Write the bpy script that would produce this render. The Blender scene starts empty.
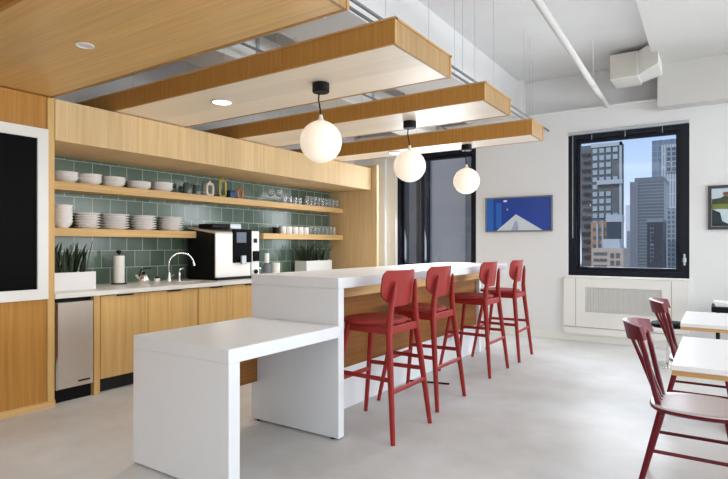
import bpy, bmesh, math, random
from mathutils import Vector, Matrix
random.seed(7)
PI = math.pi
SC = bpy.context.scene
COL = SC.collection

# ---------------------------------------------------------------- camera
CAM_H = 1.283
FPX = 536.0
YAW = math.atan2(720 - 364, FPX)
cam_d = bpy.data.cameras.new('camera')
cam = bpy.data.objects.new('camera', cam_d); COL.objects.link(cam)
cam.location = (0, 0, CAM_H)
cam.rotation_euler = (PI / 2, 0, YAW)
cam_d.sensor_fit = 'HORIZONTAL'; cam_d.sensor_width = 36.0
cam_d.lens = 36.0 * FPX / 728.0
cam_d.shift_y = 5.5 / 728.0
cam_d.clip_start = 0.05; cam_d.clip_end = 600
SC.camera = cam

# ---------------------------------------------------------------- world, lights, exposure
SC.view_settings.view_transform = 'Standard'
SC.view_settings.look = 'None'
SC.view_settings.gamma = 1.0
SC.view_settings.use_curve_mapping = False
SC.view_settings.exposure = 0.0
SC.cycles.max_bounces = 8
SC.cycles.diffuse_bounces = 5
SC.cycles.glossy_bounces = 4
SC.cycles.transparent_max_bounces = 16
SC.cycles.sample_clamp_indirect = 6.0

w = bpy.data.worlds.new('sky'); SC.world = w; w.use_nodes = True
nt = w.node_tree; nt.nodes.clear()
out = nt.nodes.new('ShaderNodeOutputWorld'); bg = nt.nodes.new('ShaderNodeBackground')
tc = nt.nodes.new('ShaderNodeTexCoord'); sx = nt.nodes.new('ShaderNodeSeparateXYZ')
rp = nt.nodes.new('ShaderNodeValToRGB')
nt.links.new(tc.outputs['Generated'], sx.inputs[0]); nt.links.new(sx.outputs['Z'], rp.inputs[0])
el = rp.color_ramp.elements
el[0].position = 0.0; el[0].color = (0.86, 0.93, 1.0, 1)
el[1].position = 0.42; el[1].color = (0.28, 0.48, 0.90, 1)
e = el.new(0.09); e.color = (0.66, 0.80, 0.98, 1)
e = el.new(0.20); e.color = (0.42, 0.61, 0.94, 1)
nt.links.new(rp.outputs[0], bg.inputs[0]); bg.inputs[1].default_value = 1.05
nt.links.new(bg.outputs[0], out.inputs[0])

def area(name, loc, rot, sx_, sy_, power, col=(1, 1, 1)):
    l = bpy.data.lights.new(name, 'AREA'); l.shape = 'RECTANGLE'; l.size = sx_; l.size_y = sy_
    l.energy = power; l.color = col
    o = bpy.data.objects.new(name, l); COL.objects.link(o); o.location = loc; o.rotation_euler = rot
    return o
DAY = (0.91, 0.955, 1.0)
# area lamps added for assumed windows beyond the frame; walls there are solid
TILT = math.radians(8)
area('assumed_daylight_right_a', (6.44, 6.0, 1.75), (0, PI / 2 + TILT, 0), 1.9, 2.2, 152, DAY)
area('assumed_daylight_right_b', (6.44, 3.0, 1.75), (0, PI / 2 + TILT, 0), 1.9, 2.2, 152, DAY)
area('assumed_daylight_right_c', (6.44, 0.0, 1.75), (0, PI / 2 + TILT, 0), 1.9, 2.2, 150, DAY)
area('assumed_daylight_back_a', (3.1, 7.50, 1.75), (-PI / 2, 0, 0), 1.5, 1.9, 50, DAY)
area('assumed_daylight_back_b', (5.2, 7.50, 1.75), (-PI / 2, 0, 0), 1.5, 1.9, 50, DAY)
area('daylight_seen_window', (-1.0, 7.57, 1.8), (-PI / 2 + 0.4, 0, 0), 1.1, 1.7, 48, DAY)  # lamp added just inside the visible window to strengthen its daylight
area('daylight_bar_window', (-3.7, 7.57, 1.8), (-PI / 2 + 0.3, 0, 0), 1.2, 1.6, 40, DAY)  # likewise an added lamp, inside the window behind the bar
# sun on the city outside; it comes from behind the building, so none of it enters the room
sun_d = bpy.data.lights.new('sun', 'SUN'); sun_d.energy = 1.6; sun_d.angle = 0.01; sun_d.color = (1.0, 0.94, 0.86)
sun_o = bpy.data.objects.new('sun', sun_d); COL.objects.link(sun_o); sun_o.rotation_euler = (math.radians(50), 0, math.radians(-35))
# unseen fill lamps added under the ceiling, behind the camera and on its right
area('fill_light_near', (-1.6, -1.4, 3.45), (0, 0, 0), 4.4, 1.8, 80, (0.92, 0.965, 1.0))
area('fill_light_right', (2.6, 3.2, 3.40), (0, 0, 0), 1.2, 4.0, 68, (1.0, 0.985, 0.965))

# ---------------------------------------------------------------- materials
def lin(c):
    c = c / 255.0
    return c / 12.92 if c <= 0.04045 else ((c + 0.055) / 1.055) ** 2.4
def rgb(r, g, b): return (lin(r), lin(g), lin(b), 1.0)

def mat(name, col, rough=0.5, metal=0.0, noise=0.0, nscale=8.0, bump=0.0, bscale=60.0, coat=0.0, spec=0.5):
    m = bpy.data.materials.new(name); m.use_nodes = True
    n = m.node_tree; b = n.nodes['Principled BSDF']
    b.inputs['Base Color'].default_value = col; b.inputs['Roughness'].default_value = rough
    b.inputs['Metallic'].default_value = metal; b.inputs['Coat Weight'].default_value = coat; b.inputs['Coat Roughness'].default_value = 0.32
    b.inputs['Specular IOR Level'].default_value = spec
    t = n.nodes.new('ShaderNodeTexCoord')
    nz = n.nodes.new('ShaderNodeTexNoise'); nz.inputs['Scale'].default_value = nscale; nz.inputs['Detail'].default_value = 4
    n.links.new(t.outputs['Object'], nz.inputs['Vector'])
    hs = n.nodes.new('ShaderNodeHueSaturation'); hs.inputs['Color'].default_value = col
    mr = n.nodes.new('ShaderNodeMapRange'); mr.inputs['To Min'].default_value = 1 - noise; mr.inputs['To Max'].default_value = 1 + noise
    n.links.new(nz.outputs['Fac'], mr.inputs['Value']); n.links.new(mr.outputs[0], hs.inputs['Value'])
    n.links.new(hs.outputs[0], b.inputs['Base Color'])
    if bump:
        n2 = n.nodes.new('ShaderNodeTexNoise'); n2.inputs['Scale'].default_value = bscale; n2.inputs['Detail'].default_value = 3
        n.links.new(t.outputs['Object'], n2.inputs['Vector'])
        bp = n.nodes.new('ShaderNodeBump'); bp.inputs['Strength'].default_value = bump; bp.inputs['Distance'].default_value = 0.01
        n.links.new(n2.outputs['Fac'], bp.inputs['Height']); n.links.new(bp.outputs[0], b.inputs['Normal'])
    return m

def wood(name, c1, c2, axis, rough=0.45, leaf=0.22, leaf_axis='y', coat=0.0):
    """oak veneer: fine grain along `axis`, sheets of slightly different tone across `leaf_axis`"""
    m = bpy.data.materials.new(name); m.use_nodes = True
    n = m.node_tree; b = n.nodes['Principled BSDF']; b.inputs['Roughness'].default_value = rough
    b.inputs['Specular IOR Level'].default_value = 0.22; b.inputs['Coat Weight'].default_value = coat; b.inputs['Coat Roughness'].default_value = 0.34
    t = n.nodes.new('ShaderNodeTexCoord')
    mp = n.nodes.new('ShaderNodeMapping')
    s = [38.0, 38.0, 38.0]; s['xyz'.index(axis)] = 1.1
    mp.inputs['Scale'].default_value = s
    n.links.new(t.outputs['Object'], mp.inputs[0])
    nz = n.nodes.new('ShaderNodeTexNoise'); nz.inputs['Scale'].default_value = 1.0; nz.inputs['Detail'].default_value = 5
    nz.inputs['Roughness'].default_value = 0.6
    n.links.new(mp.outputs[0], nz.inputs['Vector'])
    cr = n.nodes.new('ShaderNodeValToRGB')
    cr.color_ramp.elements[0].position = 0.30; cr.color_ramp.elements[0].color = c1
    cr.color_ramp.elements[1].position = 0.72; cr.color_ramp.elements[1].color = c2
    n.links.new(nz.outputs['Fac'], cr.inputs[0])
    sp = n.nodes.new('ShaderNodeSeparateXYZ'); n.links.new(t.outputs['Object'], sp.inputs[0])
    dv = n.nodes.new('ShaderNodeMath'); dv.operation = 'DIVIDE'; dv.inputs[1].default_value = leaf
    n.links.new(sp.outputs['XYZ'.index(leaf_axis.upper())], dv.inputs[0])
    fl = n.nodes.new('ShaderNodeMath'); fl.operation = 'FLOOR'; n.links.new(dv.outputs[0], fl.inputs[0])
    wn = n.nodes.new('ShaderNodeTexWhiteNoise'); wn.noise_dimensions = '1D'; n.links.new(fl.outputs[0], wn.inputs['W'])
    mr = n.nodes.new('ShaderNodeMapRange'); mr.inputs['To Min'].default_value = 0.95; mr.inputs['To Max'].default_value = 1.05
    n.links.new(wn.outputs['Value'], mr.inputs['Value'])
    hs = n.nodes.new('ShaderNodeHueSaturation'); n.links.new(cr.outputs[0], hs.inputs['Color']); n.links.new(mr.outputs[0], hs.inputs['Value'])
    n.links.new(hs.outputs[0], b.inputs['Base Color'])
    return m

OAK1, OAK2 = rgb(202, 160, 98), rgb(222, 186, 124)
M = {}
M['oak_v'] = wood('oak_veneer_upright', OAK1, OAK2, 'z')
M['oak_x'] = wood('oak_veneer_across', rgb(208, 160, 88), rgb(228, 188, 122), 'x', coat=0.8)
M['oak_pale'] = wood('oak_veneer_pale', rgb(212, 178, 126), rgb(231, 202, 156), 'z')
M['oak_end_shade'] = wood('oak_veneer_end_shade', rgb(160, 128, 86), rgb(184, 152, 110), 'z')  # fascia oak greyed and darkened in colour to offset strong light from the right
M['oak_soffit_lit'] = wood('oak_veneer_soffit_lit', rgb(243, 228, 206), rgb(250, 240, 224), 'x', coat=0.8)  # same oak as the near panel, window sheen put into its paler colour
M['oak_y'] = wood('oak_veneer_along', rgb(204, 164, 106), rgb(228, 192, 136), 'y', leaf=2.5)
M['oak_dark'] = wood('oak_veneer_dark', rgb(170, 118, 52), rgb(194, 142, 74), 'z')
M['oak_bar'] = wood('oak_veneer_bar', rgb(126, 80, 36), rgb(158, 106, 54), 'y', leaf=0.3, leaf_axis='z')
M['oak_edge'] = wood('plywood_edge', rgb(190, 145, 92), rgb(214, 172, 118), 'x')
M['solid'] = mat('white_solid_surface', rgb(230, 233, 237), 0.30, noise=0.01)
M['quartz'] = mat('white_quartz', rgb(236, 233, 228), 0.25, noise=0.03, nscale=40)
M['laminate'] = mat('white_laminate', rgb(238, 238, 240), 0.35, noise=0.01)
M['wall'] = mat('white_wall_paint', rgb(226, 227, 228), 0.8, noise=0.01, bump=0.02)
M['soffit'] = mat('soffit_paint', rgb(204, 203, 200), 0.8, noise=0.02)
M['white_paint'] = mat('white_satin_paint', rgb(232, 231, 227), 0.5, noise=0.01)
M['concrete'] = mat('painted_concrete', rgb(222, 222, 222), 0.85, noise=0.06, nscale=3, bump=0.35, bscale=14)
M['red'] = mat('red_stained_wood', rgb(150, 38, 34), 0.42, noise=0.07, nscale=14, coat=0.05, spec=0.3)
M['seat_glare'] = mat('seat_glare_pale', rgb(232, 226, 232), 0.3, noise=0.04, nscale=6, coat=0.6)  # likely window glare on the dark red seats, put into a pale colour
M['dark_red'] = mat('dark_red_lacquer', rgb(104, 8, 28), 0.36, noise=0.06, nscale=10, coat=1.0, spec=0.25)
M['dark_red'].node_tree.nodes['Principled BSDF'].inputs['Coat Roughness'].default_value = 0.12
M['dark_red'].node_tree.nodes['Principled BSDF'].inputs['Coat Weight'].default_value = 0.15
M['black'] = mat('matt_black', rgb(11, 11, 13), 0.5, noise=0.1, spec=0.2)
M['gloss_black'] = mat('glossy_black_glass', rgb(4, 4, 6), 0.5, noise=0.05, spec=0.06)
M['frame'] = mat('dark_navy_aluminium', rgb(11, 18, 32), 0.38, noise=0.05, spec=0.3)
M['steel'] = mat('brushed_steel', rgb(216, 208, 196), 0.38, 0.7, noise=0.04, nscale=30)
M['chrome'] = mat('polished_chrome', rgb(225, 225, 225), 0.10, 1.0)
M['ceramic'] = mat('white_glazed_ceramic', rgb(250, 247, 244), 0.28, noise=0.02)
M['planter'] = mat('white_planter', rgb(230, 230, 230), 0.45, noise=0.01)
M['soil'] = mat('potting_soil', rgb(46, 36, 28), 0.95, noise=0.3, nscale=60, bump=0.5)
M['leaf'] = mat('snake_plant_leaf', rgb(32, 50, 28), 0.4, noise=0.35, nscale=30)
M['paper'] = mat('white_paper', rgb(240, 238, 233), 0.9, noise=0.02)
M['dark_steel'] = mat('dark_steel', rgb(60, 62, 66), 0.35, 0.9)
M['galv'] = mat('galvanised_metal', rgb(190, 196, 202), 0.45, 0.6, noise=0.08)
M['grey'] = mat('grey_plastic', rgb(120, 122, 126), 0.5)
M['toe'] = mat('black_toe_kick', rgb(14, 14, 16), 0.6, noise=0.1)
M['yellow'] = mat('olive_yellow_glaze', rgb(176, 158, 52), 0.2)
M['blue'] = mat('cobalt_glaze', rgb(24, 58, 104), 0.2)
M['amber'] = mat('amber_glaze', rgb(186, 108, 34), 0.2)
M['cream'] = mat('cream_glaze', rgb(222, 208, 190), 0.25)
M['smoke'] = mat('smoked_grey_glass', rgb(84, 100, 96), 0.1, noise=0.05)

def concrete_floor():
    m = bpy.data.materials.new('polished_concrete_floor'); m.use_nodes = True
    n = m.node_tree; b = n.nodes['Principled BSDF']
    t = n.nodes.new('ShaderNodeTexCoord')
    a = n.nodes.new('ShaderNodeTexNoise'); a.inputs['Scale'].default_value = 0.9; a.inputs['Detail'].default_value = 6; a.inputs['Roughness'].default_value = 0.6
    c = n.nodes.new('ShaderNodeTexNoise'); c.inputs['Scale'].default_value = 55; c.inputs['Detail'].default_value = 3
    n.links.new(t.outputs['Object'], a.inputs['Vector']); n.links.new(t.outputs['Object'], c.inputs['Vector'])
    r = n.nodes.new('ShaderNodeValToRGB')
    r.color_ramp.elements[0].position = 0.28; r.color_ramp.elements[0].color = rgb(178, 173, 166)
    r.color_ramp.elements[1].position = 0.70; r.color_ramp.elements[1].color = rgb(218, 220, 222)
    n.links.new(a.outputs['Fac'], r.inputs[0])
    r2 = n.nodes.new('ShaderNodeMapRange'); r2.inputs['To Min'].default_value = 0.94; r2.inputs['To Max'].default_value = 1.05
    n.links.new(c.outputs['Fac'], r2.inputs['Value'])
    h = n.nodes.new('ShaderNodeHueSaturation'); n.links.new(r.outputs[0], h.inputs['Color']); n.links.new(r2.outputs[0], h.inputs['Value'])
    n.links.new(h.outputs[0], b.inputs['Base Color'])
    r3 = n.nodes.new('ShaderNodeMapRange'); r3.inputs['To Min'].default_value = 0.36; r3.inputs['To Max'].default_value = 0.48; b.inputs['Specular IOR Level'].default_value = 0.32
    n.links.new(a.outputs['Fac'], r3.inputs['Value']); n.links.new(r3.outputs[0], b.inputs['Roughness'])
    bp = n.nodes.new('ShaderNodeBump'); bp.inputs['Strength'].default_value = 0.03; bp.inputs['Distance'].default_value = 0.01
    n.links.new(a.outputs['Fac'], bp.inputs['Height']); n.links.new(bp.outputs[0], b.inputs['Normal'])
    return m
M['floor'] = concrete_floor()

def tile_mat():
    m = bpy.data.materials.new('green_glazed_tile'); m.use_nodes = True
    n = m.node_tree; b = n.nodes['Principled BSDF']; b.inputs['Roughness'].default_value = 0.16
    t = n.nodes.new('ShaderNodeTexCoord'); s = n.nodes.new('ShaderNodeSeparateXYZ'); c = n.nodes.new('ShaderNodeCombineXYZ')
    n.links.new(t.outputs['Object'], s.inputs[0])
    n.links.new(s.outputs['Y'], c.inputs['X']); n.links.new(s.outputs['Z'], c.inputs['Y'])
    k = n.nodes.new('ShaderNodeTexBrick'); n.links.new(c.outputs[0], k.inputs['Vector'])
    k.inputs['Scale'].default_value = 1.0; k.inputs['Brick Width'].default_value = 0.185; k.inputs['Row Height'].default_value = 0.175
    k.inputs['Mortar Size'].default_value = 0.0035; k.inputs['Mortar Smooth'].default_value = 0.2; k.inputs['Bias'].default_value = 0.0
    k.inputs['Color1'].default_value = rgb(80, 98, 86); k.inputs['Color2'].default_value = rgb(100, 120, 106)
    k.inputs['Mortar'].default_value = rgb(178, 190, 182)
    nz = n.nodes.new('ShaderNodeTexNoise'); nz.inputs['Scale'].default_value = 9; n.links.new(t.outputs['Object'], nz.inputs['Vector'])
    mr = n.nodes.new('ShaderNodeMapRange'); mr.inputs['To Min'].default_value = 0.88; mr.inputs['To Max'].default_value = 1.12
    n.links.new(nz.outputs['Fac'], mr.inputs['Value'])
    h = n.nodes.new('ShaderNodeHueSaturation'); n.links.new(k.outputs['Color'], h.inputs['Color']); n.links.new(mr.outputs[0], h.inputs['Value'])
    n.links.new(h.outputs[0], b.inputs['Base Color'])
    bp = n.nodes.new('ShaderNodeBump'); bp.inputs['Strength'].default_value = 0.35; bp.inputs['Distance'].default_value = 0.004; bp.invert = True
    n.links.new(k.outputs['Fac'], bp.inputs['Height']); n.links.new(bp.outputs[0], b.inputs['Normal'])
    return m
M['tile'] = tile_mat()

def emis(name, col, s, rough=0.4):
    m = mat(name, col, rough); b = m.node_tree.nodes['Principled BSDF']
    b.inputs['Emission Color'].default_value = col; b.inputs['Emission Strength'].default_value = s
    return m
M['globe'] = emis('opal_glass_lit', (1.0, 0.88, 0.74, 1), 0.42, 0.3)
M['lens_dim'] = mat('downlight_lens_off', rgb(226, 220, 224), 0.4)
M['lens'] = emis('downlight_lens', (1.0, 0.95, 0.86, 1), 6.0)

def glass_mat(name, tint, k):
    m = bpy.data.materials.new(name); m.use_nodes = True; n = m.node_tree; n.nodes.clear()
    o = n.nodes.new('ShaderNodeOutputMaterial'); mx = n.nodes.new('ShaderNodeMixShader')
    tr = n.nodes.new('ShaderNodeBsdfTransparent'); gl = n.nodes.new('ShaderNodeBsdfGlossy')
    tr.inputs[0].default_value = tint; gl.inputs['Roughness'].default_value = 0.03
    f = n.nodes.new('ShaderNodeFresnel'); f.inputs[0].default_value = k
    n.links.new(f.outputs[0], mx.inputs[0]); n.links.new(tr.outputs[0], mx.inputs[1]); n.links.new(gl.outputs[0], mx.inputs[2])
    n.links.new(mx.outputs[0], o.inputs[0])
    return m
M['pane'] = glass_mat('window_glass', (0.96, 0.98, 1.0, 1), 1.25)
M['glass'] = glass_mat('drinking_glass', (0.96, 0.98, 0.98, 1), 1.3)
_n = M['glass'].node_tree; _o = [k for k in _n.nodes if k.type == 'OUTPUT_MATERIAL'][0]; _s = _o.inputs[0].links[0].from_socket
_d = _n.nodes.new('ShaderNodeBsdfDiffuse'); _d.inputs[0].default_value = (.85, .88, .88, 1); _m = _n.nodes.new('ShaderNodeMixShader'); _m.inputs[0].default_value = 0.13
_n.links.new(_s, _m.inputs[1]); _n.links.new(_d.outputs[0], _m.inputs[2]); _n.links.new(_m.outputs[0], _o.inputs[0])

# ---------------------------------------------------------------- mesh helpers
class G:
    def __init__(s): s.bm = bmesh.new()
    def box(s, x0, x1, y0, y1, z0, z1, bev=0.0):
        v = [s.bm.verts.new((x, y, z)) for x in (x0, x1) for y in (y0, y1) for z in (z0, z1)]
        F = [(0, 1, 3, 2), (4, 6, 7, 5), (0, 4, 5, 1), (2, 3, 7, 6), (0, 2, 6, 4), (1, 5, 7, 3)]
        fs = [s.bm.faces.new([v[i] for i in f]) for f in F]
        if bev:
            es = list({e for f in fs for e in f.edges})
            bmesh.ops.bevel(s.bm, geom=es, offset=bev, segments=2, profile=0.5, affect='EDGES')
        return s
    def hexa(s, p):
        """eight corners: bottom four, then top four, both in turn"""
        v = [s.bm.verts.new(q) for q in p]
        for f in [(3, 2, 1, 0), (4, 5, 6, 7), (0, 1, 5, 4), (1, 2, 6, 5), (2, 3, 7, 6), (3, 0, 4, 7)]:
            s.bm.faces.new([v[i] for i in f])
        return s
    def tube(s, pts, rad, seg=10, flat=1.0, ref=None):
        pts = [Vector(p) for p in pts]; n = len(pts)
        rr = rad if isinstance(rad, (list, tuple)) else [rad] * n
        rings = []; up = Vector(ref) if ref else None
        for i, p in enumerate(pts):
            d = (pts[min(i + 1, n - 1)] - pts[max(i - 1, 0)]).normalized()
            if up is None: up = Vector((0, 0, 1)) if abs(d.z) < 0.9 else Vector((1, 0, 0))
            a = d.cross(up)
            if a.length < 1e-5: a = d.cross(Vector((0.3, 0.8, 0.5)))
            a.normalize(); b = a.cross(d).normalized()
            if not ref: up = b
            rings.append([s.bm.verts.new(p + (a * math.cos(2 * PI * k / seg) + b * flat * math.sin(2 * PI * k / seg)) * rr[i]) for k in range(seg)])
        for i in range(n - 1):
            for k in range(seg):
                s.bm.faces.new((rings[i][k], rings[i][(k + 1) % seg], rings[i + 1][(k + 1) % seg], rings[i + 1][k]))
        s.bm.faces.new(rings[0][::-1]); s.bm.faces.new(rings[-1])
        return s
    def lathe(s, prof, c=(0, 0, 0), seg=24, sx=1.0, sy=1.0):
        c = Vector(c); rings = []
        for r, z in prof:
            if r < 1e-6: rings.append([s.bm.verts.new(c + Vector((0, 0, z)))])
            else: rings.append([s.bm.verts.new(c + Vector((r * sx * math.cos(2 * PI * k / seg), r * sy * math.sin(2 * PI * k / seg), z))) for k in range(seg)])
        for A, B in zip(rings, rings[1:]):
            for k in range(seg):
                k2 = (k + 1) % seg
                if len(A) == 1 and len(B) == 1: continue
                if len(A) == 1: s.bm.faces.new((A[0], B[k2], B[k]))
                elif len(B) == 1: s.bm.faces.new((A[k], A[k2], B[0]))
                else: s.bm.faces.new((A[k], A[k2], B[k2], B[k]))
        if len(rings[0]) > 1: s.bm.faces.new(rings[0][::-1])
        if len(rings[-1]) > 1: s.bm.faces.new(rings[-1])
        return s
    def sphere(s, r, c=(0, 0, 0), seg=32, rings=18):
        prof = [(r * math.sin(PI * i / rings), -r * math.cos(PI * i / rings)) for i in range(rings + 1)]
        return s.lathe(prof, c, seg)
    def sheet(s, grid, thick):
        """a curved sheet from a grid of (point, normal) with real thickness"""
        f = [[s.bm.verts.new(Vector(p) + Vector(n) * thick / 2) for p, n in row] for row in grid]
        b = [[s.bm.verts.new(Vector(p) - Vector(n) * thick / 2) for p, n in row] for row in grid]
        R, Cn = len(grid), len(grid[0])
        for i in range(R - 1):
            for j in range(Cn - 1):
                s.bm.faces.new((f[i][j], f[i][j + 1], f[i + 1][j + 1], f[i + 1][j]))
                s.bm.faces.new((b[i][j], b[i + 1][j], b[i + 1][j + 1], b[i][j + 1]))
        for j in range(Cn - 1):
            s.bm.faces.new((f[0][j], b[0][j], b[0][j + 1], f[0][j + 1]))
            s.bm.faces.new((f[-1][j], f[-1][j + 1], b[-1][j + 1], b[-1][j]))
        for i in range(R - 1):
            s.bm.faces.new((f[i][0], f[i + 1][0], b[i + 1][0], b[i][0]))
            s.bm.faces.new((f[i][-1], b[i][-1], b[i + 1][-1], f[i + 1][-1]))
        return s
    def prism(s, pts, axis, a0, a1):
        """closed outline (in the two other axes, in turn) swept along one axis"""
        def mk(p, a):
            q = list(p); q.insert('xyz'.index(axis), a); return s.bm.verts.new(q)
        A = [mk(p, a0) for p in pts]; B = [mk(p, a1) for p in pts]; n = len(pts)
        for i in range(n): s.bm.faces.new((A[i], A[(i + 1) % n], B[(i + 1) % n], B[i]))
        s.bm.faces.new(A[::-1]); s.bm.faces.new(B)
        return s
    def frame(s, axis, a0, a1, u0, u1, v0, v1, t, tb=None):
        """rectangular frame in the plane normal to x or y"""
        tb = t if tb is None else tb
        for (p, q, r, k) in ((u0, u0 + t, v0, v1), (u1 - t, u1, v0, v1), (u0 + t, u1 - t, v1 - t, v1), (u0 + t, u1 - t, v0, v0 + tb)):
            if axis == 'y': s.box(p, q, a0, a1, r, k)
            else: s.box(a0, a1, p, q, r, k)
        return s

def obj(name, g, m, parent=None, loc=None, smooth=False):
    bmesh.ops.recalc_face_normals(g.bm, faces=g.bm.faces[:])
    me = bpy.data.meshes.new(name); g.bm.to_mesh(me); g.bm.free()
    if smooth:
        for p in me.polygons: p.use_smooth = True
        try: me.set_sharp_from_angle(angle=math.radians(40))
        except Exception: pass
    o = bpy.data.objects.new(name, me); COL.objects.link(o)
    me.materials.append(M[m] if isinstance(m, str) else m)
    if parent: o.parent = parent
    if loc: o.location = loc
    return o
def tag(o, label, cat, group=None, kind=None):
    if label: o['label'] = label
    if cat: o['category'] = cat
    if group: o['group'] = group
    if kind: o['kind'] = kind
    return o
def thing(name, label, cat, loc=(0, 0, 0), rz=0.0, group=None):
    o = bpy.data.objects.new(name, None); COL.objects.link(o); o.location = loc; o.rotation_euler = (0, 0, rz)
    o.empty_display_size = 0.1
    return tag(o, label, cat, group)
KIDS = {}
def copy_tree(o, parent=None):
    c = o.copy(); COL.objects.link(c)
    if parent: c.parent = parent
    for ch in [k for k in bpy.data.objects if k.parent == o]: copy_tree(ch, c)
    return c
def struct(name, g, m, loc=None):
    o = obj(name, g, m, loc=loc); o['kind'] = 'structure'; return o

# ================================================================ THE SETTING
XK = -4.42      # front of the joinery along the kitchen wall
XT = -5.22      # tiled wall
YB = 7.58       # back wall
ZC = 0.89       # worktop
XR, YN, ZR = 6.5, -2.6, 3.62

struct('floor', G().box(-5.5, XR + 0.2, YN - 0.2, 8.0, -0.10, 0.0), 'floor')
struct('ceiling', G().box(-5.5, XR + 0.2, YN - 0.2, 8.0, ZR, ZR + 0.12), 'concrete')
# kitchen wall: plaster behind, tiles where the niche is
struct('wall_left', G().box(-5.5, XT - 0.02, YN - 0.2, 8.0, 0, ZR), 'wall')
struct('wall_tile', G().box(XT - 0.02, XT, 2.19, 6.87, ZC - 0.04, 2.14), 'tile')
# back wall with its two window openings
W2 = (-1.715, -0.308, 0.875, 2.80)      # window seen whole
W1 = (-4.39, -3.03, 0.875, 2.73)        # window behind the bar
g = G()
yb0, yb1 = YB, YB + 0.17
for (x0, x1, z0, z1) in ((-5.5, W1[0], 0, 3.10), (W1[0], W1[1], 0, W1[2]), (W1[0], W1[1], W1[3], 3.10), (W1[1], W2[0], 0, 3.10),
                         (W2[0], W2[1], 0, W2[2]), (W2[0], W2[1], W2[3], 3.10), (W2[1], XR + 0.2, 0, 3.10)):
    g.box(x0, x1, yb0, yb1 + 0.13, z0, z1)
g.box(-5.5, XR + 0.2, yb1, yb1 + 0.13, 3.10, ZR)
struct('wall_back', g, 'wall')
struct('trim_1', G().box(-2.38, -0.66, YB - 0.015, YB + 0.02, 3.085, 3.105), 'white_paint')
struct('wall_right', G().box(XR, XR + 0.2, YN, 8.0, 0, ZR), 'wall')
struct('wall_near', G().box(-5.5, XR + 0.2, YN - 0.2, YN, 0, ZR), 'wall')
struct('baseboard_back', G().box(W1[0] - 0.1, XR, YB - 0.018, YB, 0, 0.10), 'white_paint')
struct('trim_2', G().box(-4.78, -4.56, YB - 0.10, YB, 0, 2.70), 'white_paint')
struct('trim_3', G().box(-4.56, -4.40, YB - 0.03, YB, 0, 2.74), 'white_paint')

# concrete beam along the room, plaster soffit top right, beam over the window
struct('trim_4', G().box(-3.15, -2.40, YN, YB + 0.17, 3.10, ZR), 'concrete')
struct('trim_5', G().box(-2.40, -2.32, YB - 0.02, YB + 0.18, 3.08, ZR), 'white_paint')
g = G().hexa([(-0.50, YN, 3.46), (XR, YN, 3.46), (XR, YB, 3.46), (-0.66, YB, 3.46), (-0.50, YN, ZR), (XR, YN, ZR), (XR, YB, ZR), (-0.66, YB, ZR)])
struct('trim_6', g, 'soffit')
struct('trim_7', G().box(-0.63, XR, 7.36, YB + 0.02, 2.95, 3.48), 'soffit')

# ---- joinery: panelled wall at the left, header, side panel
struct('wall_panel', G().box(XK - 0.75, XK, YN, 2.135, 0.0, 2.45), 'oak_dark')
struct('trim_8', G().box(XK - 0.75, XK + 0.002, 2.140, 2.195, 0.0, 2.45, 0.002), 'oak_v')
struct('baseboard_left', G().box(XK, XK + 0.015, YN, 2.195, 0.0, 0.05), 'oak_y')
struct('trim_9', G().box(XT, XK, 2.20, 6.85, 2.12, 2.45, 0.003), 'oak_pale')
struct('wall_niche', G().box(XT, -4.33, 6.87, 6.92, 0.0, 2.50, 0.002), 'oak_pale')

# ================================================================ WINDOWS
def window(n, W, mull):
    x0, x1, z0, z1 = W
    t = thing('window_%d' % n, None, None, (x0, YB, z0)); t['kind'] = 'structure'
    wd, h = x1 - x0, z1 - z0
    obj('window_frame', G().frame('y', 0.02, 0.31, 0, wd, 0, h, 0.10 if n == 2 else 0.06, 0.07), 'frame', t)
    a = 0.10 if n == 2 else 0.06
    g = G().frame('y', 0.07, 0.13, a, wd - a, 0.07, h - a, 0.045)
    for mx in mull: g.box(mx, mx + 0.05, 0.07, 0.13, 0.07, h - a)
    obj('sash', g, 'frame', t)
    obj('glass_pane', G().box(a + 0.04, wd - a - 0.04, 0.095, 0.103, 0.11, h - a - 0.04), 'pane', t)
    return t
w2 = window(2, W2, [])
obj('blind_headrail', G().box(0.0, W2[1] - W2[0], -0.02, 0.03, 1.885, 1.925, 0.006), 'galv', w2)
obj('window_handle', G().box(1.345, 1.365, -0.02, 0.02, 0.16, 0.30, 0.006).box(1.335, 1.375, 0.0, 0.025, 0.20, 0.25, 0.004), 'galv', w2)
for x in (0.06, 0.30, 0.70, 1.12):
    obj('blind_cord', G().tube([(x, 0.004, 1.89), (x, 0.004, 1.80 if x > 0.1 else 0.5)], 0.003, 6), 'galv', w2)
obj('window_sill', G().box(-0.03, W2[1] - W2[0] + 0.03, -0.03, 0.02, -0.025, 0.0, 0.004), 'white_paint', w2)
window(1, W1, [0.42])

# ================================================================ CONVECTOR COVER UNDER THE WINDOW
rt = thing('radiator_cover', 'white radiator cover with a grey grille under the big window', 'radiator cover', (-1.755, YB, 0))
g = G(); X1 = 1.44
for b in ((0, X1, 0.20, 0.40), (0, X1, 0.725, 0.845), (0, 0.275, 0.40, 0.725), (1.165, X1, 0.40, 0.725)):
    g.box(b[0], b[1], -0.07, -0.002, b[2], b[3])
obj('casing', g, 'white_paint', rt)
g = G().box(0.275, 1.165, -0.03, -0.02, 0.40, 0.725)
for i in range(45):
    x = 0.28 + i * 0.0198
    g.box(x, x + 0.0135, -0.062, -0.032, 0.402, 0.723)
obj('grille', g, M['galv'] if False else mat('grey_grille', rgb(222, 222, 218), 0.5), rt)
obj('plinth', G().box(0, X1, -0.055, -0.002, 0.10, 0.19), 'white_paint', rt)
for x in (0.15, 1.26):
    obj('panel_seam', G().box(x, x + 0.005, -0.0712, -0.068, 0.21, 0.84), 'grey', rt)

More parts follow.
